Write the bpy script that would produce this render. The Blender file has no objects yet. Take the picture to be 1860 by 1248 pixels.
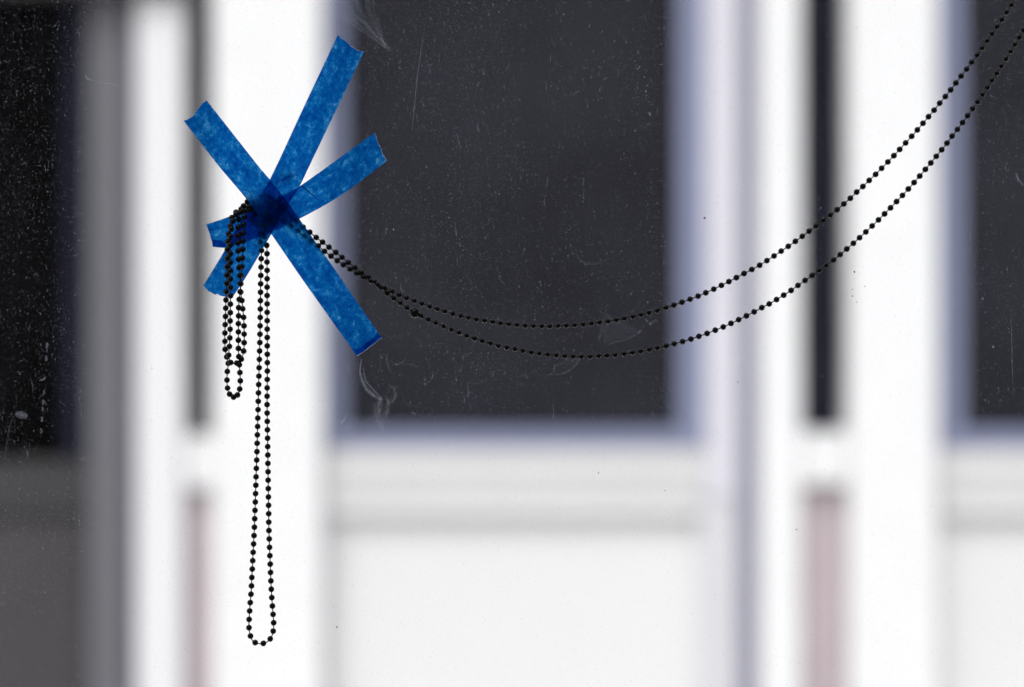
import bpy, bmesh, math, random
from mathutils import Vector, noise
R = math.radians
sc = bpy.context.scene
COL = sc.collection
random.seed(7)

# ------------------------------------------------------------------ camera, sky, sun, exposure
CAM_D, CAM_Z = 1.5, 1.5                 # metres from the pane, height above the pavement
S = 0.78 / 1860                         # metres per photo pixel at the pane
cam = bpy.data.cameras.new('camera'); camo = bpy.data.objects.new('camera', cam); COL.objects.link(camo)
camo.location = (0, -CAM_D, CAM_Z); camo.rotation_euler = (R(90), 0, 0)
cam.sensor_width = 36; cam.lens = 36 * CAM_D / 0.78
cam.clip_start = 0.05; cam.clip_end = 500
cam.dof.use_dof = True; cam.dof.focus_distance = CAM_D - 0.003; cam.dof.aperture_fstop = 2.05
sc.camera = camo

SUN_EL, SUN_AZ = 58, 200                # overcast: a broad weak sun, high, behind the camera side
world = bpy.data.worlds.new('World'); sc.world = world; world.use_nodes = True
wn = world.node_tree; wn.nodes.clear()
wo = wn.nodes.new('ShaderNodeOutputWorld'); wb = wn.nodes.new('ShaderNodeBackground')
sky = wn.nodes.new('ShaderNodeTexSky'); sky.sky_type = 'NISHITA'; sky.sun_disc = False
sky.sun_elevation = R(SUN_EL); sky.sun_rotation = R(SUN_AZ); sky.dust_density = 4
hsv = wn.nodes.new('ShaderNodeHueSaturation'); hsv.inputs['Saturation'].default_value = 0.25
wn.links.new(sky.outputs[0], hsv.inputs['Color']); wn.links.new(hsv.outputs[0], wb.inputs[0])
wb.inputs[1].default_value = 0.15; wn.links.new(wb.outputs[0], wo.inputs[0])
sd = bpy.data.lights.new('sun', 'SUN'); so = bpy.data.objects.new('sun', sd); COL.objects.link(so)
sd.energy = 1.5; sd.angle = R(25); sd.color = (1, 0.975, 0.94)
az, el = R(SUN_AZ), R(SUN_EL)
dirv = Vector((math.sin(az) * math.cos(el), math.cos(az) * math.cos(el), math.sin(el)))
so.rotation_euler = dirv.to_track_quat('Z', 'Y').to_euler(); so.location = (0, 0, 8)
sc.view_settings.view_transform = 'Standard'; sc.view_settings.look = 'None'
sc.view_settings.gamma = 1; sc.view_settings.use_curve_mapping = False
sc.view_settings.exposure = 0.55
sc.cycles.max_bounces = 12; sc.cycles.transparent_max_bounces = 16
sc.cycles.sample_clamp_indirect = 4; sc.cycles.use_adaptive_sampling = False

# ------------------------------------------------------------------ helpers
def P(px, py, d=0.0):
    """photo position -> world point standing d metres in front of the pane (towards the room)"""
    k = (CAM_D - d) / CAM_D * S
    return Vector(((px - 930) * k, -d, CAM_Z - (py - 624) * k))
def tag(o, label=None, cat=None, group=None, kind=None):
    if label: o['label'] = label
    if cat: o['category'] = cat
    if group: o['group'] = group
    if kind: o['kind'] = kind
    return o
def empty(name, loc):
    o = bpy.data.objects.new(name, None); COL.objects.link(o); o.location = loc; o.empty_display_size = 0.05; return o
def link(name, me, mat, parent=None, smooth=False):
    o = bpy.data.objects.new(name, me); COL.objects.link(o)
    if mat: me.materials.append(mat)
    if smooth:
        for p in me.polygons: p.use_smooth = True
    if parent:
        o.parent = parent; o.matrix_parent_inverse = Matrix_T(-parent.location)
    return o
from mathutils import Matrix
def Matrix_T(v): return Matrix.Translation(v)
def mesh(name, verts, faces, uvs=None):
    me = bpy.data.meshes.new(name); me.from_pydata([tuple(v) for v in verts], [], faces)
    if uvs:
        l = me.uv_layers.new(name='UVMap')
        for lp in me.loops: l.data[lp.index].uv = uvs[lp.vertex_index]
    me.update(); return me
def spline(pts, n=14):
    """centripetal-ish Catmull-Rom through pts (tuples of any size)"""
    out = []; m = len(pts); k = len(pts[0])
    for i in range(m - 1):
        p0, p1, p2, p3 = pts[max(i-1, 0)], pts[i], pts[i+1], pts[min(i+2, m-1)]
        for j in range(n):
            t = j / n
            out.append(tuple(0.5*((2*p1[a]) + (-p0[a]+p2[a])*t + (2*p0[a]-5*p1[a]+4*p2[a]-p3[a])*t*t
                       + (-p0[a]+3*p1[a]-3*p2[a]+p3[a])*t**3) for a in range(k)))
    out.append(tuple(pts[-1])); return out
def nodes(name):
    m = bpy.data.materials.new(name); m.use_nodes = True; nt = m.node_tree; nt.nodes.clear()
    out = nt.nodes.new('ShaderNodeOutputMaterial'); return m, nt, out
def N(nt, t, **kw):
    n = nt.nodes.new(t)
    for k, v in kw.items():
        if k in n.inputs.keys() if hasattr(n.inputs, 'keys') else False: n.inputs[k].default_value = v
        else: setattr(n, k, v)
    return n
def M_(nt, op, a, b=None, c=None, clamp=False):
    n = nt.nodes.new('ShaderNodeMath'); n.operation = op; n.use_clamp = clamp
    for i, v in enumerate((a, b, c)):
        if v is None: continue
        if isinstance(v, (int, float)): n.inputs[i].default_value = v
        else: nt.links.new(v, n.inputs[i])
    return n.outputs[0]
def mapr(nt, v, a, b, c=0.0, d=1.0, smooth=False):
    n = nt.nodes.new('ShaderNodeMapRange'); n.clamp = True
    if smooth: n.interpolation_type = 'SMOOTHSTEP'
    nt.links.new(v, n.inputs[0])
    for i, x in zip((1, 2, 3, 4), (a, b, c, d)): n.inputs[i].default_value = x
    return n.outputs[0]
def tex_noise(nt, vec, scale, detail=3, rough=.5):
    n = nt.nodes.new('ShaderNodeTexNoise'); nt.links.new(vec, n.inputs['Vector'])
    n.inputs['Scale'].default_value = scale; n.inputs['Detail'].default_value = detail; n.inputs['Roughness'].default_value = rough
    return n.outputs[0]
def mapping(nt, src, scale=(1, 1, 1), loc=(0, 0, 0), rot=(0, 0, 0)):
    n = nt.nodes.new('ShaderNodeMapping'); nt.links.new(src, n.inputs[0])
    n.inputs['Scale'].default_value = scale; n.inputs['Location'].default_value = loc; n.inputs['Rotation'].default_value = rot
    return n.outputs[0]

def paint(name, col, rough=.6, var=.06, scale=6, spec=.3, metallic=0):
    m, nt, out = nodes(name)
    b = nt.nodes.new('ShaderNodeBsdfPrincipled'); nt.links.new(b.outputs[0], out.inputs[0])
    tc = nt.nodes.new('ShaderNodeTexCoord').outputs['Object']
    f = tex_noise(nt, tc, scale, 5, .6)
    mx = nt.nodes.new('ShaderNodeMix'); mx.data_type = 'RGBA'; nt.links.new(f, mx.inputs[0])
    mx.inputs[6].default_value = (*[c*(1-var) for c in col], 1); mx.inputs[7].default_value = (*[min(.95, c*(1+var)) for c in col], 1)
    nt.links.new(mx.outputs[2], b.inputs['Base Color'])
    b.inputs['Roughness'].default_value = rough; b.inputs['Specular IOR Level'].default_value = spec
    b.inputs['Metallic'].default_value = metallic
    return m

# ------------------------------------------------------------------ the street side: pavement and the facade opposite
YF = 6.0                                 # front plane of the pilasters
def Q(px, Y): return (px - 930) * S * (CAM_D + Y) / CAM_D
def QZ(py, Y): return CAM_Z - (py - 624) * S * (CAM_D + Y) / CAM_D
def block(name, x0, x1, y0, y1, Y0, Y1, mat, parent, bev=0.006, at=None):
    """a box whose FRONT face covers photo span x0..x1, y0..y1 at distance Y0 and reaches back to Y1"""
    a = Y0 if at is None else at
    X0, X1 = Q(x0, a), Q(x1, a); Z1 = QZ(y0, a); Z0 = max(QZ(y1, a), 0.0)
    bm = bmesh.new(); bmesh.ops.create_cube(bm, size=1)
    for v in bm.verts:
        v.co = Vector(((X0+X1)/2 + v.co.x*(X1-X0), (Y0+Y1)/2 + v.co.y*(Y1-Y0), (Z0+Z1)/2 + v.co.z*(Z1-Z0)))
    if bev: bmesh.ops.bevel(bm, geom=bm.edges[:], offset=bev, segments=2, affect='EDGES')
    me = bpy.data.meshes.new(name); bm.to_mesh(me); bm.free()
    return link(name, me, mat, parent)

m_white = paint('white_paint', (.63, .625, .642), .55, .06)
m_soft  = paint('off_white_paint', (.585, .575, .588), .6, .04, 1.2)
m_light = paint('pale_grey_paint', (.535, .52, .575), .6, .03)
m_seam  = paint('cool_grey_paint', (.195, .193, .255), .6, .03)
m_sill  = paint('sill_stone', (.485, .475, .485), .7, .05, 4)
m_apron = paint('apron_paint', (.59, .58, .595), .6, .05, 2)
m_bfr   = paint('blue_grey_frame', (.175, .190, .290), .5, .05)
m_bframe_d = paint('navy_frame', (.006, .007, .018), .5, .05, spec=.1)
m_pane  = paint('dark_window_glass', (.0152, .0152, .0205), .35, .7, 1.1, spec=.04)
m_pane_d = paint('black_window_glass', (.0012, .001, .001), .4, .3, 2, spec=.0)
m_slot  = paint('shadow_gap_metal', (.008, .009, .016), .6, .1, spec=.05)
m_pink  = paint('faded_pink_render', (.375, .315, .338), .8, .12, 5)
m_grey  = paint('dark_grey_tone', (.100, .098, .112), .6, .05)
m_greyb = paint('dark_blue_grey_tone', (.085, .088, .115), .6, .05)
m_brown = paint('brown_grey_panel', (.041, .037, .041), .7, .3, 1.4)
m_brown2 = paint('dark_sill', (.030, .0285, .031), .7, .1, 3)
m_pave  = paint('pavement_concrete', (.46, .455, .445), .9, .15, 3)

bm = bmesh.new()
for i, j in ((-60, -30), (60, -30), (60, 90), (-60, 90)): bm.verts.new((i, j, 0))
bm.faces.new(bm.verts); me = bpy.data.meshes.new('pavement'); bm.to_mesh(me); bm.free()
tag(link('pavement', me, m_pave), kind='structure')

TOP = -900
bld = tag(empty('white_building', (Q(1000, YF), YF + .5, 0)),
          'blurred white building opposite with dark window bays, pale pilasters and blue grey window frames', 'building')
YW = YF + .10
# wall field around the openings (built in pieces so the windows are real recesses)
block('wall', 560, 1292, 816, 2000, YF + .14, YF + .60, m_soft, bld, at=YF + .14)
block('wall', 1692, 2600, 816, 2000, YF + .14, YF + .60, m_soft, bld, at=YF + .14)
block('side_panel', 1284, 1342, TOP, 905.8, YF + .078, YF + .60, m_light, bld)
block('side_panel', 1272, 1342, 906, 2000, YF + .082, YF + .60, paint('panel_paint', (.50, .49, .525), .6, .03), bld)
block('corner_strip', 1343, 1380, TOP, 2000, YF + .04, YF + .60, m_seam, bld)
# pilasters
block('pilaster', 1381, 1455, TOP, 2000, YF, YF + .5, m_white, bld)
block('pilaster', 1543, 1704, TOP, 2000, YF, YF + .5, m_white, bld)
block('pilaster', 247, 332, TOP, 2000, YF, YF + .5, paint('matt_white_paint', (.585, .575, .60), .6, .03), bld)
block('pilaster', 385, 584, TOP, 2000, YF, YF + .5, m_white, bld)
for x0, x1, yg in ((1456, 1542, 784), (333, 384, 790)):
    block('shadow_gap', x0, x1, TOP, yg, YF + .16, YF + .4, m_slot, bld, at=YF)
    block('crossbar', x0, x1, yg + 2, yg + 98, YF + .03, YF + .4, m_white, bld, at=YF)
    block('recessed_strip', x0, x1, yg + 100, 2000, YF + .08, YF + .4, m_pink, bld, at=YF)
# windows: frame > pane, sill
def window(x0, x1, yb, ix0, ix1, iyb, matf, matp, mats, parent, sill=True, yl=936):
    Yo = YF + .12
    w = block('window', x0, ix0, TOP, yb, Yo, Yo + .14, matf, parent, at=Yo)      # left jamb carries the name
    for nm, a in (('window_jamb', (ix1, x1, TOP, yb)), ('window_rail', (ix0 + .5, ix1 - .5, iyb, yb))):
        if a[1] - a[0] > 2:
            o = block(nm, *a, Yo + .002, Yo + .14, matf, None, at=Yo); o.parent = w; o.matrix_parent_inverse = w.matrix_world.inverted()
            o.matrix_parent_inverse = (Matrix_T(parent.location)).inverted()
            o.matrix_parent_inverse = Matrix.Identity(4)
    p = block('pane', ix0 - 5, ix1 + 5, TOP, iyb + 5, Yo + .05, Yo + .08, matp, None, 0, at=Yo); p.parent = w
    for c in w.children: c.matrix_parent_inverse = Matrix.Identity(4)
    return w
window(583, 1284, 816, 626, 1234, 781, m_bfr, m_pane, m_sill, bld)
window(1705, 2500, 816, 1750, 2448, 781, m_bfr, m_pane, m_sill, bld)
block('sill', 585, 1283, 816.5, 901.6, YF + .08, YF + .5, m_sill, bld)
block('sill', 1706, 2500, 816.5, 901.6, YF + .08, YF + .5, m_sill, bld)
block('sill_apron', 587, 1271, 901.8, 936, YF + .088, YF + .5, m_apron, bld)
block('sill_apron', 1708, 2500, 901.8, 936, YF + .088, YF + .5, m_apron, bld)
block('roof_edge', -10, 2500, -1010, TOP - 2, YF - .05, YF + .7, m_white, bld)

ann = tag(empty('dark_left_bay', (Q(60, YF), YF + .5, 0)),  # left bay repeats the facade layout in darker tones
          'blurred darker facade bay at the far left with black window above a brown grey panel', 'building')
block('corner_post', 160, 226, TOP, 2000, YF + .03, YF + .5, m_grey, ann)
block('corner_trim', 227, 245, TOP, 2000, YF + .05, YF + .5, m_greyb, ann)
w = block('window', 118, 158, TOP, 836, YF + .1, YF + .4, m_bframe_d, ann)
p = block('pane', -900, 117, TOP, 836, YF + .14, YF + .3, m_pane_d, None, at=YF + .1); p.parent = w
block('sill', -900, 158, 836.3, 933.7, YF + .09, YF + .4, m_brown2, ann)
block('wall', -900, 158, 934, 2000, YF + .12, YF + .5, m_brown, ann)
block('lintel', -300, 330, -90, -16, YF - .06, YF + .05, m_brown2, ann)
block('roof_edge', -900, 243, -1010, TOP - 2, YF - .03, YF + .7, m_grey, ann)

# ------------------------------------------------------------------ our window pane with its dust and marks
def dusty(name, build, col=(.72, .76, .9)):
    """see-through surface on which build(nt) returns how much dust covers it"""
    m, nt, out = nodes(name)
    tr = nt.nodes.new('ShaderNodeBsdfTransparent')
    df = nt.nodes.new('ShaderNodeBsdfDiffuse'); tl = nt.nodes.new('ShaderNodeBsdfTranslucent')
    for s in (df, tl): s.inputs[0].default_value = (*col, 1)
    mx = nt.nodes.new('ShaderNodeMixShader'); mx.inputs[0].default_value = .6
    nt.links.new(df.outputs[0], mx.inputs[1]); nt.links.new(tl.outputs[0], mx.inputs[2])
    m2 = nt.nodes.new('ShaderNodeMixShader'); nt.links.new(build(nt), m2.inputs[0])
    nt.links.new(tr.outputs[0], m2.inputs[1]); nt.links.new(mx.outputs[0], m2.inputs[2])
    nt.links.new(m2.outputs[0], out.inputs[0])
    return m
def dust_cover(nt):
    tc = nt.nodes.new('ShaderNodeTexCoord').outputs['Object']
    def specks(scale, dens, r0, r1, amp, sx=1.0, rot=0.0):
        v = nt.nodes.new('ShaderNodeTexVoronoi'); nt.links.new(mapping(nt, tc, (1, .001, sx), rot=(0, rot, 0)), v.inputs['Vector'])
        v.inputs['Scale'].default_value = scale
        sep = nt.nodes.new('ShaderNodeSeparateColor'); nt.links.new(v.outputs['Color'], sep.inputs[0])
        dm = tex_noise(nt, tc, 9, 3, .6)
        thr = M_(nt, 'MULTIPLY', mapr(nt, dm, .3, .7, .25, 1.5), dens)
        on = M_(nt, 'LESS_THAN', sep.outputs[0], thr)
        rad = mapr(nt, sep.outputs[1], 0, 1, r0, r1)
        inside = mapr(nt, M_(nt, 'DIVIDE', v.outputs['Distance'], rad), .4, 1.0, 1, 0, True)
        br = M_(nt, 'POWER', sep.outputs[2], 1.8)
        return M_(nt, 'MULTIPLY', M_(nt, 'MULTIPLY', on, inside), M_(nt, 'MULTIPLY', br, amp))
    c = specks(700, .95, .22, .5, .10)
    c = M_(nt, 'ADD', c, specks(430, .6, .15, .36, .10, .7, .2))
    c = M_(nt, 'ADD', c, specks(170, .25, .06, .13, .14, .8))
    film = mapr(nt, tex_noise(nt, mapping(nt, tc, (1, .01, .5), rot=(0, .5, 0)), 5, 5, .6), .38, .75, .0001, .007)
    wipe = mapr(nt, tex_noise(nt, mapping(nt, tc, (3, .01, .35), rot=(0, -.6, 0)), 22, 4, .6), .5, .8, 0, .004)
    grime = mapr(nt, tex_noise(nt, tc, 420, 2, .7), .5, .8, 0, .008)
    for k in (film, wipe, grime): c = M_(nt, 'ADD', c, k)
    return M_(nt, 'MINIMUM', c, .5)
m_glass = dusty('dusty_glass', dust_cover)
pane = mesh('window_pane', [(-1.1, 0, .75), (1.1, 0, .75), (1.1, 0, 2.35), (-1.1, 0, 2.35)], [(0, 1, 2, 3)])
pane_o = link('window_pane', pane, m_glass)
pane_o.location = (0, .002, 0)
# the pane's outer face and edges: plain clear glass
def clear_glass():
    m, nt, out = nodes('clear_glass')
    tr = nt.nodes.new('ShaderNodeBsdfTransparent'); tr.inputs[0].default_value = (.975, .985, .98, 1)
    gl = nt.nodes.new('ShaderNodeBsdfGlossy'); gl.inputs['Roughness'].default_value = .02
    mx = nt.nodes.new('ShaderNodeMixShader'); mx.inputs[0].default_value = .0004
    nt.links.new(tr.outputs[0], mx.inputs[1]); nt.links.new(gl.outputs[0], mx.inputs[2]); nt.links.new(mx.outputs[0], out.inputs[0])
    return m
bm = bmesh.new(); bmesh.ops.create_cube(bm, size=1)
for v in bm.verts: v.co = Vector((v.co.x * 2.2, .0065 + v.co.y * .006, 1.55 + v.co.z * 1.6))
me = bpy.data.meshes.new('glass_sheet'); bm.to_mesh(me); bm.free()
g = link('glass_sheet', me, clear_glass()); g.parent = pane_o; g.location = (0, -.002, 0)
tag(pane_o, 'large dusty window pane with smears and dried rain marks behind the taped chain', 'window')

def ribbon(name, pts, widths, mat, parent, d=0.0004, jag=0.0, seg=8):
    """a thin mark on the pane: photo points, widths in photo pixels; uv.x runs along it, uv.y across"""
    sp = spline([(*p, w) for p, w in zip(pts, widths)], seg) if len(pts) > 2 else [(*pts[0], widths[0]), ((pts[0][0]+pts[1][0])/2, (pts[0][1]+pts[1][1])/2, max(widths)), (*pts[1], widths[1])]
    V, F, U = [], [], []; n = len(sp); L = 0
    for i, (x, y, w) in enumerate(sp):
        a = sp[max(i-1, 0)]; b = sp[min(i+1, n-1)]
        t = Vector((b[0]-a[0], b[1]-a[1])); t.normalize(); nn = Vector((-t.y, t.x))
        if i: L += math.hypot(x - sp[i-1][0], y - sp[i-1][1])
        for s in (-1, 0, 1):
            j = random.uniform(-jag, jag)
            V.append(P(x + nn.x*(w/2*s + j), y + nn.y*(w/2*s + j), d)); U.append((L * .01, s))
        if i:
            k = 3*i
            F += [(k-3, k-2, k+1, k), (k-2, k-1, k+2, k+1)]
    o = link(name, mesh(name, V, F, U), mat); o.parent = parent; o.matrix_parent_inverse = Matrix_T(parent.location).inverted()
    return o
def smear_mat(name, amp, nscale=30, stretch=1.0, soft=1.0, lo=.35, hi=.7, col=(.72, .77, .92)):
    def cov(nt):
        uv = nt.nodes.new('ShaderNodeUVMap').outputs[0]
        sp = nt.nodes.new('ShaderNodeSeparateXYZ'); nt.links.new(uv, sp.inputs[0])
        edge = M_(nt, 'POWER', M_(nt, 'SUBTRACT', 1, M_(nt, 'ABSOLUTE', sp.outputs[1]), clamp=True), soft)
        tc = nt.nodes.new('ShaderNodeTexCoord').outputs['Object']
        n1 = mapr(nt, tex_noise(nt, mapping(nt, uv, (nscale, stretch, 1)), 1, 4, .65), lo, hi)
        n2 = mapr(nt, tex_noise(nt, tc, 500, 3, .7), .3, .7, .35, 1)
        return M_(nt, 'MULTIPLY', M_(nt, 'MULTIPLY', edge, n1), M_(nt, 'MULTIPLY', n2, amp))
    return dusty(name, cov, col)
m_sm1 = smear_mat('smear_faint', .07, 3, 1, .6)
m_fan = smear_mat('wipe_streak', .11, 2, 5, .7, .4, .7)
m_sm2 = smear_mat('smear_medium', .17, 12, 2, .7)
m_sm3 = smear_mat('smear_bright', .20, 14, 2, .5, .25, .6)
m_tri = smear_mat('smear_patch', .028, 1.5, .6, .12, .1, .5)
m_scr = smear_mat('scratch', .12, 3, 1, .2, .2, .5)
m_dash = smear_mat('rain_mark', .15, 30, 1, .5, .2, .6)
def sm(pts, w, mat, name='smear'): 
    if isinstance(w, (int, float)): w = [w*.35] + [w]*(len(pts)-2) + [w*.35]
    return ribbon(name, pts, w, mat, pane_o, d=random.uniform(.0003, .0009) - .002 + .002)
# wiped fan of streaks at the top
for i in range(11):
    f = i / 10
    sx, sy = 575 + 105*f + random.uniform(-5, 5), -14
    mx_, my_ = 640 + 46*f, 47 - 8*f + random.uniform(-3, 3)
    sm([(sx, sy), ((sx+mx_)/2 - 3, (sy+my_)/2 + 4), (mx_, my_), (690 + 8*f, 78 + random.uniform(-5, 3)), (712 + random.uniform(-8, 5), 96 + random.uniform(-8, 4))],
       [random.uniform(5, 16), random.uniform(5, 12), random.uniform(3, 9), 4, 1], m_fan)
# swirls under the tape
sm([(657, 652), (654, 675), (662, 700), (676, 716), (696, 727)], [2, 4, 8, 8, 2], m_sm3)
sm([(660, 668), (664, 690), (680, 710), (694, 723)], [1, 3, 3, 1], m_sm3)
sm([(705, 640), (702, 655), (708, 672), (714, 681)], 3, m_sm2)
sm([(712, 658), (722, 662), (733, 656), (738, 649)], 3, m_sm2)
sm([(706, 700), (716, 706), (717, 722), (708, 731), (699, 722)], [2, 6, 7, 6, 2], m_sm2)
sm([(692, 722), (687, 738), (686, 755), (692, 772), (697, 787)], [6, 22, 24, 15, 3], m_sm2)
sm([(706, 722), (703, 745), (700, 765)], [2, 12, 3], m_sm2)
sm([(785, 674), (786, 684), (779, 694), (769, 697)], 3, m_sm2)
sm([(692, 650), (690, 668), (684, 682)], 1.5, m_sm2)
sm([(598, 745), (622, 768), (640, 790), (651, 812)], [2, 7, 6, 2], m_sm1)
sm([(629, 752), (626, 762), (619, 768)], [2, 5, 2], m_sm3)
sm([(637, 720), (635, 738), (630, 755)], 2.5, m_sm2)
sm([(800, 790), (805, 800), (811, 806), (812, 812)], [2, 6, 12, 7], m_sm2)
sm([(600, 676), (622, 668)], 1.2, m_sm2)
sm([(634, 664), (633, 672), (631, 678)], [4, 6, 3], m_sm2)
sm([(624, 700), (626, 705), (627, 709)], [4, 7, 4], m_sm1)
# arcs below the swag
sm([(1098, 630), (1118, 622), (1140, 616), (1154, 608), (1166, 600)], [1, 3, 3, 4, 6], m_sm2)
sm([(1098, 598), (1100, 598), (1128, 602), (1162, 601)], [40, 56, 36, 5], m_tri)
sm([(988, 681), (1012, 680), (1030, 675), (1044, 664), (1053, 652)], [1, 2.5, 3.5, 5, 3], m_sm2)
sm([(1008, 666), (1030, 660), (1050, 652)], [6, 20, 6], m_sm1)
sm([(1172, 580), (1182, 588), (1193, 580)], [4, 8, 4], m_sm2)
sm([(1105, 470), (1075, 480), (1052, 470), (1045, 450)], [2, 6, 5, 2], m_sm1)
sm([(905, 498), (909, 508), (917, 518)], 1.5, m_scr, 'scratch')
sm([(640, 330), (700, 328), (725, 330), (742, 334)], [1, 2, 2, 1], m_sm1)
# scratches
sm([(771, 50), (765, 90), (758, 140), (753, 190), (748, 240)], 1.6, m_scr, 'scratch')
sm([(822, 269), (840, 269)], 1.4, m_scr, 'scratch')
sm([(898, 345), (904, 360)], 1.4, m_scr, 'scratch')
sm([(1836, 570), (1838, 640), (1840, 720)], 1.4, m_scr, 'scratch')
# left edge marks
sm([(155, 134), (157, 141), (163, 145), (170, 147)], [2, 4, 3, 1], m_sm3)
sm([(170, 147), (190, 151), (206, 153), (220, 159)], [.8, 1.6, 2, 2], m_sm3)
for y, w in ((627, 6), (636, 4), (652, 7), (713, 5), (731, 8), (743, 4), (762, 6), (783, 6)):
    sm([(85 - (y-627)*.07, y-5), (86 - (y-627)*.07, y), (84.5 - (y-627)*.07, y+4)], [w*.4, w, w*.6], m_sm3, 'rain_mark')
sm([(71, 691), (79, 689), (83, 684)], [2, 6, 3], m_sm3)
sm([(28, 752), (38, 753), (50, 757)], [8, 15, 9], m_sm3)
sm([(9, 828), (14, 800), (19, 770), (28, 754)], [5, 6, 5, 2], m_sm1)
sm([(55, 686), (59, 700), (60, 712)], [2, 4, 2], m_sm2)
sm([(47, 815), (50, 824), (49, 833)], [3, 7, 4], m_sm2)
sm([(143, 832), (150, 834), (160, 830)], [3, 6, 3], m_sm2)
sm([(141, 700), (146, 740), (152, 790)], [2, 5, 2], m_sm1)
sm([(170, 730), (174, 800), (178, 860)], [1, 2, 1], m_sm1)
sm([(215, 820), (218, 850)], 2, m_sm1)
sm([(28, 597-5), (30, 604), (27, 612)], 3, m_sm1)
# right edge marks
sm([(1764, 380), (1763, 405), (1763, 428), (1762, 440)], [.8, 1.2, 3, 7], m_sm2, 'rain_mark')
sm([(1828, 295), (1826, 306), (1832, 313)], 3, m_sm2)
sm([(1846, 315), (1849, 325), (1855, 333), (1859, 338)], [3, 5, 3, 2], m_sm3)
sm([(1847, 200), (1849, 225), (1852, 235)], 2, m_sm1)
# dried rain marks, near vertical dashes
dash = [(999.6, 105, 14, 2), (924, 118, 13, 5), (790, 72, 9, 8), (781, 126, 15, -5), (797, 101, 5, 15), (888, 26, 6, 5), (877, 130, 13, -20),
        (916, 157, 8, 0), (992, 156, 14, 0), (1038, 80, 6, 0), (1058, 143, 6, -10), (1061, 152, 4, 0), (768, 188, 13, -22), (868, 231, 17, -12),
        (832, 253, 20, -14), (1016, 264, 9, 10), (1022, 268, 6, 0), (989, 366, 17, 3), (828, 418, 22, -8), (700, 418, 14, -14), (954, 48, 8, -10), (755, 50, 12, 0),
        (1067, 191, 9, 0), (1059, 330, 14, 0), (1060, 355, 12, 0), (994, 330, 20, 4), (946, 322, 8, 0), (887, 26, 5, 10), (1112, 103, 4, 0), (1124, 218, 5, 0),
        (850, 708, 24, -6), (843, 725, 14, -4), (1005, 748, 26, 0), (1007, 668, 16, 2), (944, 755, 9, 0), (1186, 752, 12, 0), (30, 168, 16, -12), (82, 305, 14, -8),
        (90, 168, 8, 0), (141, 55, 10, -12), (144, 62, 8, 10), (88, 300, 9, 0), (95, 300, 7, 0), (1750, 152, 10, 0), (1742, 227, 12, 0), (982, 515, 10, 0), (983, 530, 8, 0),
        (737, 508, 9, -22), (728, 522, 12, -10), (830, 470, 12, -10), (1013, 160, 5, 0), (1183, 146, 8, 0), (1172, 35, 4, 0), (1043, 1180, 10, 0), (54, 590, 9, 0), (222, 742, 12, 0)]
for x, y, l, a in dash:
    dx, dy = -math.sin(R(a))*l/2, math.cos(R(a))*l/2
    ribbon('rain_mark', [(x-dx, y-dy), (x + random.uniform(-.4, .4), y), (x+dx, y+dy)], [1, 2.0, 3.0], m_dash, pane_o, .0004)
# bright lint and pale grit (uncountable), dark grit specks (few)
def specks(name, spots, mat, kind=None):
    V, F, U = [], [], []
    for x, y, r in spots:
        c = len(V); n = 6; ph = random.random()*6; st = random.uniform(.6, 1.6)
        for k in range(n):
            a = ph + k*math.tau/n; rr = r*random.uniform(.7, 1.2)
            V.append(P(x + rr*math.cos(a), y + rr*math.sin(a)*st, .0005)); U.append((random.random(), 0))
        F.append(tuple(range(c, c+n)))
    o = link(name, mesh(name, V, F, U), mat); o.parent = pane_o; o.matrix_parent_inverse = Matrix_T(pane_o.location).inverted()
    if kind: o['kind'] = kind
    return o
m_grit = smear_mat('pale_grit', .22, 40, 1, .2, .1, .5, (.8, .82, .9))
spots = []
for _ in range(900):
    x, y = random.uniform(-300, 2160), random.uniform(-200, 1450)
    if noise.noise(Vector((x*.004, y*.004, 3))) + .35 > random.random()*.9:
        spots.append((x, y, random.choice((.35, .4, .5, .6, .8))))
for x, y in ((1159, 96), (1160, 124), (1162, 121), (1158, 125), (1176, 155), (1173, 165), (1174, 174), (1184, 190), (1178, 204), (1180, 207), (1181, 210), (1179, 225), (1175, 226),
             (1153, 238), (876, 202), (879, 205), (634, 448), (631, 465), (1024, 26), (1243, 261), (664, 11), (591, 694), (986, 810), (703, 416), (715, 417), (1804, 630), (640, 1063)):
    spots.append((x, y, random.uniform(1.0, 1.9)))
specks('grit', spots, m_grit, 'stuff')
m_dark = paint('dark_grit', (.02, .012, .01), .8)
for x, y, r in ((1280, 396, 1.9), (612, 1139, 1.6), (1552, 494, 1.5), (1548, 525.5, 1.5), (1548, 538, 1.2), (1556, 549, 1.4), (1571, 520, 1.1), (1447, 962, 1.3), (276, 669, 1.0), (1340, 694, 1.2), (203, 885, .9), (1557, 50, 1.0), (1087, 859, 1.2), (1208, 891, 1.3), (240, 1112, .9)):
    specks('dirt_speck', [(x, y, r)], m_dark)

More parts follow.
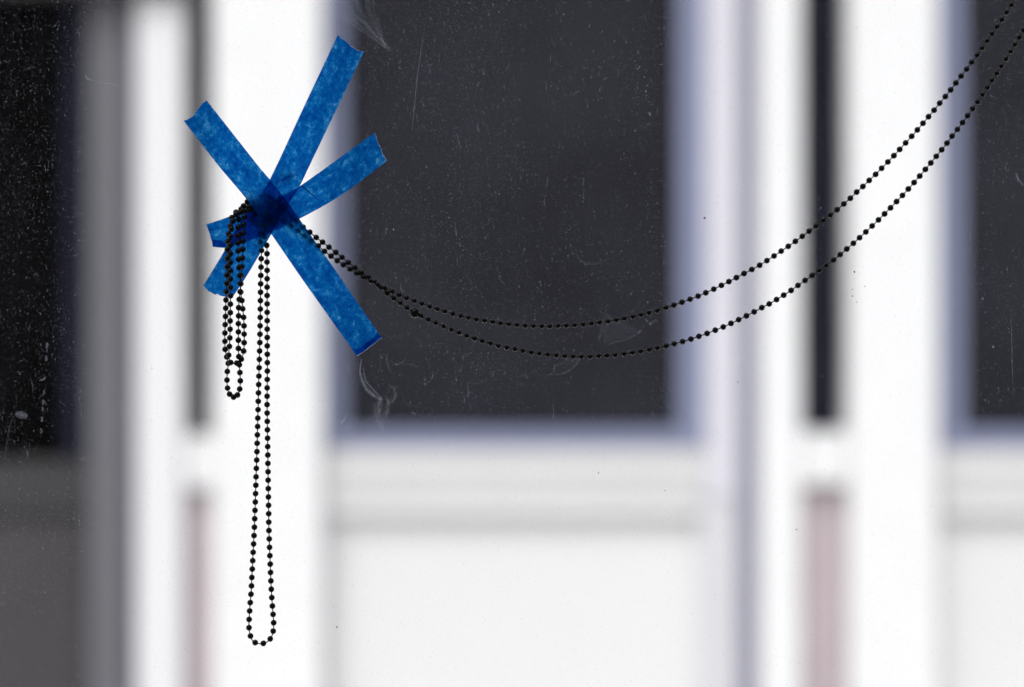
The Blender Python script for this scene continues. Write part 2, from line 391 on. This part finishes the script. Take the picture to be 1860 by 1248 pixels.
# ------------------------------------------------------------------ blue masking tape
def tape_mat(name, seed):
    m, nt, out = nodes(name)
    uv = nt.nodes.new('ShaderNodeUVMap').outputs[0]
    v = mapping(nt, uv, (1, 1, 1), (seed*3.1, seed*1.7, seed))
    big = tex_noise(nt, mapping(nt, v, (.75, 1, 1)), 110, 3, .6)        # cloudy fibre clumps, uv in metres
    mid = tex_noise(nt, v, 260, 5, .7)
    fib = tex_noise(nt, mapping(nt, v, (1, 1, 1), rot=(0, 0, .4)), 900, 3, .75)
    s = M_(nt, 'ADD', M_(nt, 'MULTIPLY', big, .9), M_(nt, 'ADD', M_(nt, 'MULTIPLY', mid, 1.05), M_(nt, 'MULTIPLY', fib, .6)))
    f = mapr(nt, s, .80, 1.80)
    cr = nt.nodes.new('ShaderNodeValToRGB'); nt.links.new(f, cr.inputs[0])
    e = cr.color_ramp.elements
    e[0].position = .08; e[0].color = (.001, .03, .20, 1); e[1].position = .95; e[1].color = (.24, .46, .74, 1)
    for p_, c in ((.36, (.0015, .075, .32)), (.52, (.003, .115, .40)), (.64, (.014, .19, .49)), (.76, (.075, .30, .58))):
        k = e.new(p_); k.color = (*c, 1)
    # crepe: very fine cross ridges
    b = nt.nodes.new('ShaderNodeBump'); b.inputs['Strength'].default_value = .25; b.inputs['Distance'].default_value = .0002
    nt.links.new(tex_noise(nt, mapping(nt, v, (4, 1, 1)), 500, 2, .6), b.inputs['Height'])
    tl = nt.nodes.new('ShaderNodeBsdfTranslucent'); df = nt.nodes.new('ShaderNodeBsdfDiffuse')
    hs = nt.nodes.new('ShaderNodeHueSaturation'); hs.inputs['Value'].default_value = 1.28
    nt.links.new(cr.outputs[0], hs.inputs['Color'])
    nt.links.new(hs.outputs[0], tl.inputs[0]); nt.links.new(cr.outputs[0], df.inputs[0])
    nt.links.new(b.outputs[0], tl.inputs['Normal']); nt.links.new(b.outputs[0], df.inputs['Normal'])
    mx = nt.nodes.new('ShaderNodeMixShader'); mx.inputs[0].default_value = .02
    nt.links.new(tl.outputs[0], mx.inputs[1]); nt.links.new(df.outputs[0], mx.inputs[2])
    tp = nt.nodes.new('ShaderNodeBsdfTransparent'); nt.links.new(cr.outputs[0], tp.inputs[0])
    m3 = nt.nodes.new('ShaderNodeMixShader'); m3.inputs[0].default_value = .22
    nt.links.new(mx.outputs[0], m3.inputs[1]); nt.links.new(tp.outputs[0], m3.inputs[2])
    nt.links.new(m3.outputs[0], out.inputs[0]); return m
def fringe_mat():
    m, nt, out = nodes('torn_paper_fibres')
    tl = nt.nodes.new('ShaderNodeBsdfTranslucent'); tl.inputs[0].default_value = (.42, .40, .44, 1)
    nt.links.new(tl.outputs[0], out.inputs[0]); return m
m_fringe = fringe_mat()
def lerp_poly(poly, t):
    """point at fraction t of a polyline's arc length"""
    ds = [0]
    for a, b in zip(poly, poly[1:]): ds.append(ds[-1] + math.hypot(b[0]-a[0], b[1]-a[1]))
    L = ds[-1]; x = t*L
    for i in range(len(poly)-1):
        if x <= ds[i+1] or i == len(poly)-2:
            f = (x-ds[i])/(ds[i+1]-ds[i]); a, b = poly[i], poly[i+1]
            return (a[0]+(b[0]-a[0])*f, a[1]+(b[1]-a[1])*f)
def smooth(a, b, x):
    t = max(0, min(1, (x-a)/(b-a))); return t*t*(3-2*t)
def tape(label, Ledge, Redge, end0, end1, depth, seed):
    """Ledge/Redge run from end 0 to end 1; end0/end1 = torn outlines from the L side to the R side"""
    nL, nW = 90, 26
    Ls, Rs = spline(Ledge, 10), spline(Redge, 10)
    V, F, U = [], [], []
    mid0 = lerp_poly(end0, .5); mid1 = lerp_poly(end1, .5); length = math.hypot(mid1[0]-mid0[0], mid1[1]-mid0[1]) * S
    jag = [[noise.noise(Vector((j*.9, seed*5 + k*9, 0)))*1.5 + random.uniform(-.5, .5) for j in range(nW+1)] for k in (0, 1)]
    d_ = Vector((mid1[0]-mid0[0], mid1[1]-mid0[1])).normalized()
    for i in range(nL+1):
        t = i/nL
        a, b = lerp_poly(Ls, t), lerp_poly(Rs, t)
        for j in range(nW+1):
            s = j/nW
            x, y = a[0]+(b[0]-a[0])*s, a[1]+(b[1]-a[1])*s
            e0 = lerp_poly(end0, s); e1 = lerp_poly(end1, s)
            w0 = max(0, 1 - t*14); w1 = max(0, 1 - (1-t)*14)
            c0, c1 = (Ls[0][0]+(Rs[0][0]-Ls[0][0])*s, Ls[0][1]+(Rs[0][1]-Ls[0][1])*s), (Ls[-1][0]+(Rs[-1][0]-Ls[-1][0])*s, Ls[-1][1]+(Rs[-1][1]-Ls[-1][1])*s)
            jj0 = jag[0][j] if 0 < j < nW else 0; jj1 = jag[1][j] if 0 < j < nW else 0
            x += (e0[0]-c0[0] + jj0*d_.x)*w0 + (e1[0]-c1[0] + jj1*d_.x)*w1
            y += (e0[1]-c0[1] + jj0*d_.y)*w0 + (e1[1]-c1[1] + jj1*d_.y)*w1
            V.append(P(x, y, depth(x, y))); U.append((t*length, s*.0245))
    for i in range(nL):
        for j in range(nW):
            k = i*(nW+1)+j; F.append((k, k+1, k+nW+2, k+nW+1))
    o = link('tape_strip', mesh('tape_strip', V, F, U), tape_mat('blue_crepe_tape', seed), smooth=True)
    base = Vector(V[len(V)//2]); o.data.transform(Matrix_T(-base)); o.location = base
    tag(o, label, 'tape', 'blue masking tape strips')
    for row, sg in ((0, -1), (nL, 1)):                       # pale torn fibres along each ragged end
        VV, FF = [], []
        for j in range(nW+1):
            v = Vector(V[row*(nW+1)+j]); w = random.uniform(.12, .95)*S
            VV += [v + Vector((0, -.00005, 0)), v + Vector((d_.x*sg*w, -.00005, -d_.y*sg*w))]
            if j: k = 2*j; FF.append((k-2, k-1, k+1, k))
        f = link('torn_edge', mesh('torn_edge', VV, FF), m_fringe); f.parent = o; f.matrix_parent_inverse = Matrix_T(-base)
    return o, base
def flap(o, base, pts, d, name='folded_flap', seed=9):
    """a doubled-over bit of the same tape behind its strip (photo points)"""
    V = [P(x, y, d(x, y) if callable(d) else d) for x, y in pts]
    f = link(name, mesh(name, V, [tuple(range(len(V)))], [(x*S, y*S) for x, y in pts]), o.data.materials[0]); f.parent = o
    f.matrix_parent_inverse = Matrix_T(-base); return f

CX, CY = 497, 383
def rad(x, y): return math.hypot(x-CX, y-CY)
def dC(x, y):   # strip nearest the glass
    return .0011 + .0039*(1 - smooth(55, 125, rad(x, y)))
def dB(x, y):
    return .0013 + .0041*(1 - smooth(62, 130, rad(x, y)))
def dA(x, y):
    a = .0046*(1 - smooth(84, 160, rad(x, y)))
    b = .0060*(1 - smooth(10, 38, math.hypot(x-457, y-374)))
    return .0012 + a + b

oC, bC = tape('short blue tape strip rising to the right, its left end dog-eared behind the beads',
     [(374, 408), (398, 400), (423, 391), (455, 379), (490, 365), (520, 352), (546, 337), (600, 299), (640, 270), (681, 241)],
     [(386, 448), (409, 450), (440, 443), (457, 436), (491, 424), (520, 410), (543, 398), (586, 375), (625, 351), (660, 325), (702, 293)],
     [(374, 408), (376.5, 413), (379, 419), (381, 425), (383.5, 434), (386, 441), (386, 448)],
     [(681, 241), (684, 251), (687, 261), (693, 272), (695, 280), (699, 287), (702, 293)], dC, 1)
flap(oC, bC, [(384, 436), (398, 436.5), (413, 439), (409, 449.5), (386.5, 447.5)], lambda x, y: dC(x, y) - .0006)
# pinched pleat in that strip
flap(oC, bC, [(545.8, 337.6), (548.2, 336.6), (568, 353), (585, 369.5), (566.5, 354.7)], lambda x, y: dC(x, y) + .0004, 'pleat')
flap(oC, bC, [(545.8, 337.6), (548.2, 336.6), (568, 353), (585, 369.5), (566.5, 354.7)], lambda x, y: dC(x, y) + .0008, 'pleat')
oB, bB = tape('long blue tape strip leaning up to the right, its torn top highest of all',
     [(614, 63), (552, 194), (490, 326), (459, 371), (425, 422), (408, 455), (381, 500), (369, 520)],
     [(661, 94), (603, 216), (562.7, 300), (545, 337), (525, 370), (493, 425), (449, 500), (421, 542)],
     [(614, 63), (618, 69), (625, 72), (632, 78), (637, 84), (643, 87), (650, 92), (656, 93), (661, 94)],
     [(369, 520), (372, 522), (377, 528), (385, 532), (389, 535), (395, 534), (403, 538), (411, 539), (421, 542)], dB, 2)
oA, bA = tape('longest blue tape strip, lying over the other two and running down to the right',
     [(334, 220), (396, 300), (447, 361), (492.6, 425), (544, 500), (600, 579), (648, 646)],
     [(375, 182), (420, 239), (468, 300), (490, 326), (525, 370), (544, 398), (584.5, 455.6), (613.5, 497), (655, 558), (693, 613)],
     [(334, 220), (337, 218), (343, 216), (350, 211), (355, 205), (359, 198), (366, 190), (375, 182)],
     [(648, 646), (660, 639), (678, 625), (693, 613)], dA, 3)
flap(oA, bA, [(639, 636), (651, 632.5), (665, 624), (680, 611), (686, 604.5), (692.5, 613), (677, 625), (659, 639), (648.5, 645)], lambda x, y: dA(x, y) - .0006)
# fins added behind strip B, blocking backlight for a crease's soft shadow
def fin(o, base, pts, d0, h):
    V, F = [], []
    for i, (x, y) in enumerate(pts):
        hh = h * math.sin(math.pi*(i+.3)/(len(pts)-.4))
        V += [P(x, y, d0(x, y) - .0004), P(x + .5, y + 1, max(d0(x, y) - .0004 - hh, .0002))]
        if i: k = 2*i; F.append((k-2, k-1, k+1, k))
    f = link('shade_fin', mesh('shade_fin', V, F, [(v.x, v.z) for v in V]), o.data.materials[0]); f.parent = o; f.matrix_parent_inverse = Matrix_T(-base)
for k in range(3):
    fin(oB, bB, [(498, 330 + 2.4*k), (508, 326 + 2.4*k), (518, 322 + 2.4*k), (528, 319 + 2.2*k), (537, 313 + 2*k)], dB, .0042)

# ------------------------------------------------------------------ bead chain
RB = 5.45 * S
bead_mat, nt, out = nodes('black_bead_plastic')
df = nt.nodes.new('ShaderNodeBsdfDiffuse'); df.inputs[0].default_value = (.0012, .0012, .0012, 1)
gl = nt.nodes.new('ShaderNodeBsdfGlossy'); gl.inputs['Roughness'].default_value = .2; gl.inputs[0].default_value = (.95, .95, 1, 1)
lw = nt.nodes.new('ShaderNodeLayerWeight'); lw.inputs[0].default_value = .5      # satin plastic: reflects towards grazing angles
fac = M_(nt, 'ADD', M_(nt, 'MULTIPLY', M_(nt, 'POWER', lw.outputs['Facing'], 2.6), .34), .0008)
mx = nt.nodes.new('ShaderNodeMixShader'); nt.links.new(fac, mx.inputs[0]); nt.links.new(df.outputs[0], mx.inputs[1]); nt.links.new(gl.outputs[0], mx.inputs[2])
nt.links.new(mx.outputs[0], out.inputs[0])
cord_mat = paint('dark_brown_cord', (.010, .007, .005), .7, .2, 300, spec=.1)

S1 = [(458, 376), (472, 381), (486, 386), (501, 393), (516, 403), (528.9, 411.3), (541, 420), (553.4, 429.5), (565, 438.7), (578, 446.8), (589.4, 456.5), (601.3, 465.2), (612.6, 473.5), (623.9, 481), (635.8, 489), (648, 496.5),
      (660.5, 503.7), (673.4, 510.5), (686, 517), (698.7, 523), (712.4, 529.2), (725.5, 535.5), (738.7, 541.3), (752.7, 546.5), (766.5, 551.3), (780.3, 556.5), (794, 561), (808, 565.3),
      (822.6, 569.5), (836.6, 573.5), (850.8, 576.8), (865, 579.8), (879.8, 582), (894.7, 584.4), (909, 587), (924, 588.5), (938.8, 590), (953.7, 591.2), (968.9, 591.9), (984, 592.2), (998.7, 592.4),
      (1014, 591.8), (1028.7, 591.2), (1044, 590.3), (1059.4, 589), (1074.3, 587.2), (1089.2, 585.4), (1104.4, 583.7), (1119.5, 581), (1134.4, 578.3), (1149.5, 575.2), (1164.2, 571.6), (1179.3, 567.8),
      (1194.2, 563.9), (1209.4, 559.1), (1224, 554.2), (1238.7, 549), (1253.4, 543.6), (1268, 538), (1282, 531.8), (1296.5, 525.3), (1310.4, 518.4), (1324, 511.6), (1337.6, 504.4), (1351.5, 496.9),
      (1365.6, 489.6), (1379.8, 481.8), (1393, 473.4), (1406, 465), (1419, 456.2), (1431.9, 447.5), (1444.8, 438.5), (1457.5, 429.4), (1470, 420), (1482.8, 410.8), (1495.4, 400.2), (1508, 390.6),
      (1520.4, 381), (1532.7, 370.4), (1544.5, 360.2), (1556, 349), (1567.4, 338.8), (1578.8, 327.7), (1590.5, 316.8), (1601.4, 305.7), (1612.8, 294.2), (1623.7, 282.8), (1634.2, 271.4), (1645, 259.6),
      (1656, 247.6), (1666.3, 236), (1676.5, 224), (1686.7, 212), (1696.8, 200.2), (1707, 187.5), (1717.3, 175.4), (1726.9, 163.4), (1736.5, 150.7), (1746, 138.2), (1756, 125.7), (1765.6, 113), (1775, 100),
      (1784, 87.2), (1793.2, 74), (1802.3, 61), (1811.2, 48.3), (1819.9, 35.3), (1828.5, 22.1), (1837.2, 8.9)]
S2a = [(470, 366), (485, 371), (500, 377), (514, 385), (528, 393.5), (539, 402), (550.6, 412.9), (562.7, 421.8), (574.4, 431.5), (586, 440), (597.7, 449), (610, 458.5), (621.5, 467.4), (633, 477), (645.2, 486), (657, 495.2), (669.4, 503),
      (680.6, 511.8), (691.5, 522), (703, 532.7), (714.8, 541.6), (727, 550.5), (739, 559)]
CONN = (753.2, 568.5)
S2b = [(764.8, 573.5), (778, 580.3), (791.5, 586.5), (805.6, 592.7), (819.7, 598.5), (834, 604.2), (847.6, 609.4), (861.8, 614.5), (876, 619), (890.8, 623.5), (905, 628), (920.3, 631), (935, 633.7),
      (949.7, 637), (964.8, 639.8), (979.7, 642), (994.8, 643.8), (1010.6, 645.2), (1025.8, 646.5), (1041, 647.2), (1056, 647.7), (1072, 647.5), (1087.4, 646.4), (1102.5, 645.6), (1117.7, 644.5),
      (1133.5, 642.7), (1148.8, 640.5), (1164, 638), (1179.3, 635), (1194.2, 631.9), (1209.8, 628.5), (1224.7, 624.7), (1239.8, 620.6), (1255, 616), (1269.4, 611), (1284.3, 605.7), (1299.2, 599.8),
      (1313.7, 594), (1327.8, 587.5), (1341.8, 580.8), (1355.8, 573.8), (1369.8, 566.5), (1383.7, 558.9), (1397.2, 552.1), (1410.5, 544.2), (1423.6, 536.2), (1437, 527.6), (1449.6, 518.5), (1462.6, 509.5),
      (1475.5, 500.5), (1488.2, 491.4), (1501, 482), (1513.8, 472.5), (1526, 462.5), (1538, 452.3), (1550, 442), (1561.3, 431.8), (1572.8, 421.3), (1584.2, 410.5), (1595.7, 399.5), (1606.8, 388.5),
      (1617.6, 377.6), (1628.5, 366.2), (1639.3, 355), (1649.9, 343.3), (1660.4, 331.6), (1670.6, 319.8), (1680.9, 307.8), (1690.8, 296), (1700.7, 284), (1710.7, 272), (1720.3, 260), (1729.6, 247.3),
      (1739.3, 235.2), (1748.6, 222.6), (1758, 210.2), (1767, 197.5), (1775.9, 184.8), (1784.8, 172), (1793.7, 159), (1802, 146), (1810.5, 133), (1819, 120), (1827.6, 107), (1835.7, 93.7), (1843.7, 80.7),
      (1851.8, 67.5), (1859.3, 54.5)]
def extend(pts, n, bend):
    out_ = list(pts); dx, dy = pts[-1][0]-pts[-2][0], pts[-1][1]-pts[-2][1]
    for i in range(n):
        a = math.atan2(dy, dx) - bend; l = 15.8; dx, dy = l*math.cos(a), l*math.sin(a)
        out_.append((out_[-1][0]+dx, out_[-1][1]+dy))
    return out_
S1 = extend(S1, 22, .006); S2b = extend(S2b, 24, .006)
H_L = [(484, 396), (480, 410), (475, 423), (472.7, 437), (474.8, 452.4), (474.5, 467.7), (474.2, 482.6), (473.5, 512.7), (473.1, 543), (472.7, 573), (472.3, 603.3), (471.7, 633.5), (470.8, 663.5), (469.6, 709.2),
      (468, 769.9), (466.4, 830), (465.2, 861), (464.4, 891), (462.8, 937), (461.7, 967.4), (460.9, 982.7), (459.3, 1013.3), (457.7, 1044), (456.2, 1074.6), (453.8, 1105), (452.2, 1135.8),
      (453.8, 1150.7), (458.9, 1163.7), (469.5, 1169.2), (482.9, 1167.2), (492.7, 1157.8), (496.6, 1144), (497, 1128.7), (495.8, 1113.4), (493.5, 1082.8), (491.9, 1052), (490.7, 1021.6), (489.5, 991),
      (488.4, 960.7), (488, 930), (487.2, 884), (486.8, 853.9), (486.4, 823.3), (486, 793), (485.2, 747.5), (485.2, 716.9), (485.6, 671.7), (485.4, 611), (485.2, 536.3), (485.2, 490.8), (485, 476), (485, 460.8),
      (484.5, 446), (481.3, 430.6), (484, 416), (490, 402)]
G1 = [(478, 382, .0035), (466, 379, .0066), (450, 377, .0088), (438, 380, .0088), (428.8, 385.7, .0086), (421.2, 395.5, .0086), (418.3, 410.7, .0086), (415.4, 425), (414.2, 439), (412.9, 453.5), (412.9, 469), (412.4, 484.6), (411.9, 499.8), (411.5, 514.8),
      (410.8, 530), (410.4, 545), (410, 559.8), (409.6, 574.8), (409, 589.8), (408.5, 605), (408.5, 620), (409, 634.6), (411.9, 648.3), (414.6, 660), (412.9, 674.8), (412.3, 690.4), (413.3, 705),
      (417, 716), (424.2, 721.3), (431.3, 717.5), (435.4, 706.7), (436.5, 691.9), (435.8, 676.9), (434.8, 662.7), (433.8, 647.7), (433, 633), (433, 618), (433, 603), (433, 588), (433.3, 573.8),
      (433.5, 559), (434.4, 544), (436.4, 530), (436.5, 515.4), (435.8, 500.8), (434.2, 486), (433.2, 471), (432.6, 455.8), (432.5, 441), (432.4, 427.7), (432.5, 413), (433.7, 398.7, .0086), (437.5, 385.2, .009), (442.3, 374.3, .0095),
      (449.5, 366.4, .0084), (462, 368, .0068), (476, 374, .0035)]
G2 = [(480, 392, .0030), (468, 386, .0062), (454, 381, .0086), (441, 383, .0100), (428.8, 389.5, .0110), (423, 401.5, .0116), (420.4, 416, .012), (419, 430), (418.3, 445.3), (418.4, 461), (418.4, 476.6), (418.5, 492), (418.5, 507), (418.8, 522.3), (418.8, 537.3), (418.5, 552.5), (418.3, 568),
      (418, 583), (418, 598), (417.5, 613.8), (416.7, 629.4), (415.4, 645.2), (419, 658.6), (430, 659.6), (438.3, 652.5), (442.5, 637.7), (443.5, 622.5), (443.5, 607), (443.3, 592), (442.5, 576.5),
      (441, 561), (439.4, 546), (437.3, 530.6), (437.3, 515.5), (438.3, 500.8), (439.6, 484.5), (440.6, 469), (441, 453), (441.2, 438), (441.6, 423.7), (442.3, 408.3), (443.8, 394.3, .010), (446.6, 382.3, .0100), (453.4, 375.6, .0088), (466, 381, .0066), (478, 389, .0032)]

def swag_depth(x): return .0027 + .0007*smooth(505, 530, x) + .022*smooth(720, 2300, x) 
chain = empty('bead_chain', P(480, 660, .008))
tag(chain, 'black ball chain taped to the glass, swagging up to the right with loops hanging below', 'bead chain')
beads = []            # (position, priority)
cords = []
def fold(pts, dfun):
    return [(p[0], p[1], p[2] if len(p) > 2 else dfun(p[0], p[1], i/(len(pts)-1))) for i, p in enumerate(pts)]
def exact(pts, dfun, pr):
    q = fold(pts, dfun)
    for p in q: beads.append((P(*p), pr(p)))
    cords.append([P(*p) for p in spline(q, 4)])
def walked(pts, dfun, pitch, pr):
    q = spline(fold(pts, dfun), 20); w = [P(*p) for p in q]; wp = pitch*S
    tot = sum((b-a).length for a, b in zip(w, w[1:])); n = round(tot/wp); wp = tot/n
    acc = 0; nxt = 0; k = 0
    for i in range(len(w)-1):
        l = (w[i+1]-w[i]).length
        while nxt <= acc + l + 1e-9 and k <= n:
            f = (nxt-acc)/l if l else 0
            beads.append((w[i].lerp(w[i+1], f), pr(q[i]))); k += 1; nxt = k*wp
        acc += l
    cords.append(w[::3] + [w[-1]])
hid = lambda p: 9 if rad(p[0], p[1]) < 70 or p[0] > 1870 or p[1] < -5 else 5
exact(S1, lambda x, y, t: swag_depth(x) + .0016*math.exp(-((x-690)/45)**2), hid)
exact(S2a, lambda x, y, t: swag_depth(x) - .0002, hid)
exact(S2b, lambda x, y, t: swag_depth(x), hid)
for K in ([(463, 391), (476, 395), (489, 399), (502, 405)], [(480, 355), (494, 361), (507, 368), (519, 377)], [(458, 402), (468, 409), (478, 411)]):
    exact(K, lambda x, y, t: .0027, lambda p: 9)      # unseen extra strands, added to block backlight and darken the crossing
cords.append([P(739, 559, .0030), P(*CONN, .0036), P(764.8, 573.5, swag_depth(765))])
walked(H_L, lambda x, y, t: .0027 + .0004*smooth(405, 425, y) + .0018*smooth(440, 520, y), 15.15, lambda p: 9 if p[1] < 440 else 0)
exact(G1, lambda x, y, t: (.0086 - .0012*smooth(500, 600, y)) if x < 425 else (.0100 - .0022*smooth(500, 600, y)), lambda p: 3 if p[1] > 640 else 6)
exact(G2, lambda x, y, t: (.0124 - .0016*smooth(500, 600, y)) if x < 428 else (.0086 - .0012*smooth(470, 600, y)), lambda p: 6)

# one bead shape: a sphere with small collars where the cord enters
def bead_bm(bm, c, r=RB):   # only for the prototype; the copies below reuse its points
    m0 = Matrix_T(c) @ Matrix.Diagonal((r, r, r, 1))
    bmesh.ops.create_uvsphere(bm, u_segments=20, v_segments=12, radius=1, matrix=m0)
bm = bmesh.new(); bead_bm(bm, Vector((0, 0, 0))); bead_me = bpy.data.meshes.new('bead'); bm.to_mesh(bead_me); bm.free()
bead_me.materials.append(bead_mat)
for p_ in bead_me.polygons: p_.use_smooth = True
order = sorted(range(len(beads)), key=lambda i: (beads[i][1], (beads[i][0]-camo.location).length))
own = order[:100]; rest = order[100:]
for i in own:
    o = bpy.data.objects.new('bead', bead_me); COL.objects.link(o); o.parent = chain
    o.matrix_parent_inverse = Matrix_T(-chain.location); o.location = beads[i][0]
    o.rotation_euler = (random.random()*3, random.random()*3, random.random()*3)
pv = [v.co.copy() for v in bead_me.vertices]; pf = [tuple(p_.vertices) for p_ in bead_me.polygons]; VV, FF = [], []
for i in rest:
    k = len(VV); q_ = random.uniform(.985, 1.015)
    VV += [beads[i][0] + v*q_ for v in pv]; FF += [tuple(a + k for a in f) for f in pf]
me = mesh('beads', VV, FF)
o = link('beads', me, bead_mat, chain, True); o['kind'] = 'stuff'
# connector ball: two shells clasped with a lip
bm = bmesh.new(); rr = 9.3*S; c = P(*CONN, .0042)
prof = []
for k in range(25):
    a = math.pi*k/24; r_ = rr*(1 + .015*math.exp(-((a-math.pi/2)/.06)**2)); prof.append((r_*math.sin(a), r_*math.cos(a)))
ax = Vector((11.5, 0, -5.5)).normalized(); q = ax.to_track_quat('Z', 'Y').to_matrix()
ring = [[bm.verts.new(c + q @ Vector((x*math.cos(math.tau*j/32), x*math.sin(math.tau*j/32), z))) for j in range(32)] for x, z in prof]
for a, b in zip(ring, ring[1:]):
    for j in range(32): bm.faces.new((a[j], a[(j+1) % 32], b[(j+1) % 32], b[j]))
me = bpy.data.meshes.new('connector_ball'); bmesh.ops.remove_doubles(bm, verts=bm.verts[:], dist=1e-6); bmesh.ops.recalc_face_normals(bm, faces=bm.faces[:]); bm.to_mesh(me); bm.free()
o = link('connector_ball', me, bead_mat, chain, True); o['label'] = 'larger black connector ball joining the chain ends'
# the cord through the beads
bm = bmesh.new()
for path in cords:
    prev = None; rc = 1.0*S
    for i, p in enumerate(path):
        t = (path[min(i+1, len(path)-1)] - path[max(i-1, 0)])
        if t.length < 1e-9: continue
        t.normalize(); u = t.cross(Vector((0, 1, 0)))
        if u.length < .01: u = t.cross(Vector((1, 0, 0)))
        u.normalize(); w = t.cross(u)
        ringv = [bm.verts.new(p + rc*(u*math.cos(k*math.tau/6) + w*math.sin(k*math.tau/6))) for k in range(6)]
        if prev:
            for k in range(6): bm.faces.new((prev[k], prev[(k+1) % 6], ringv[(k+1) % 6], ringv[k]))
        prev = ringv
me = bpy.data.meshes.new('cord'); bm.to_mesh(me); bm.free()
link('cord', me, cord_mat, chain, True)
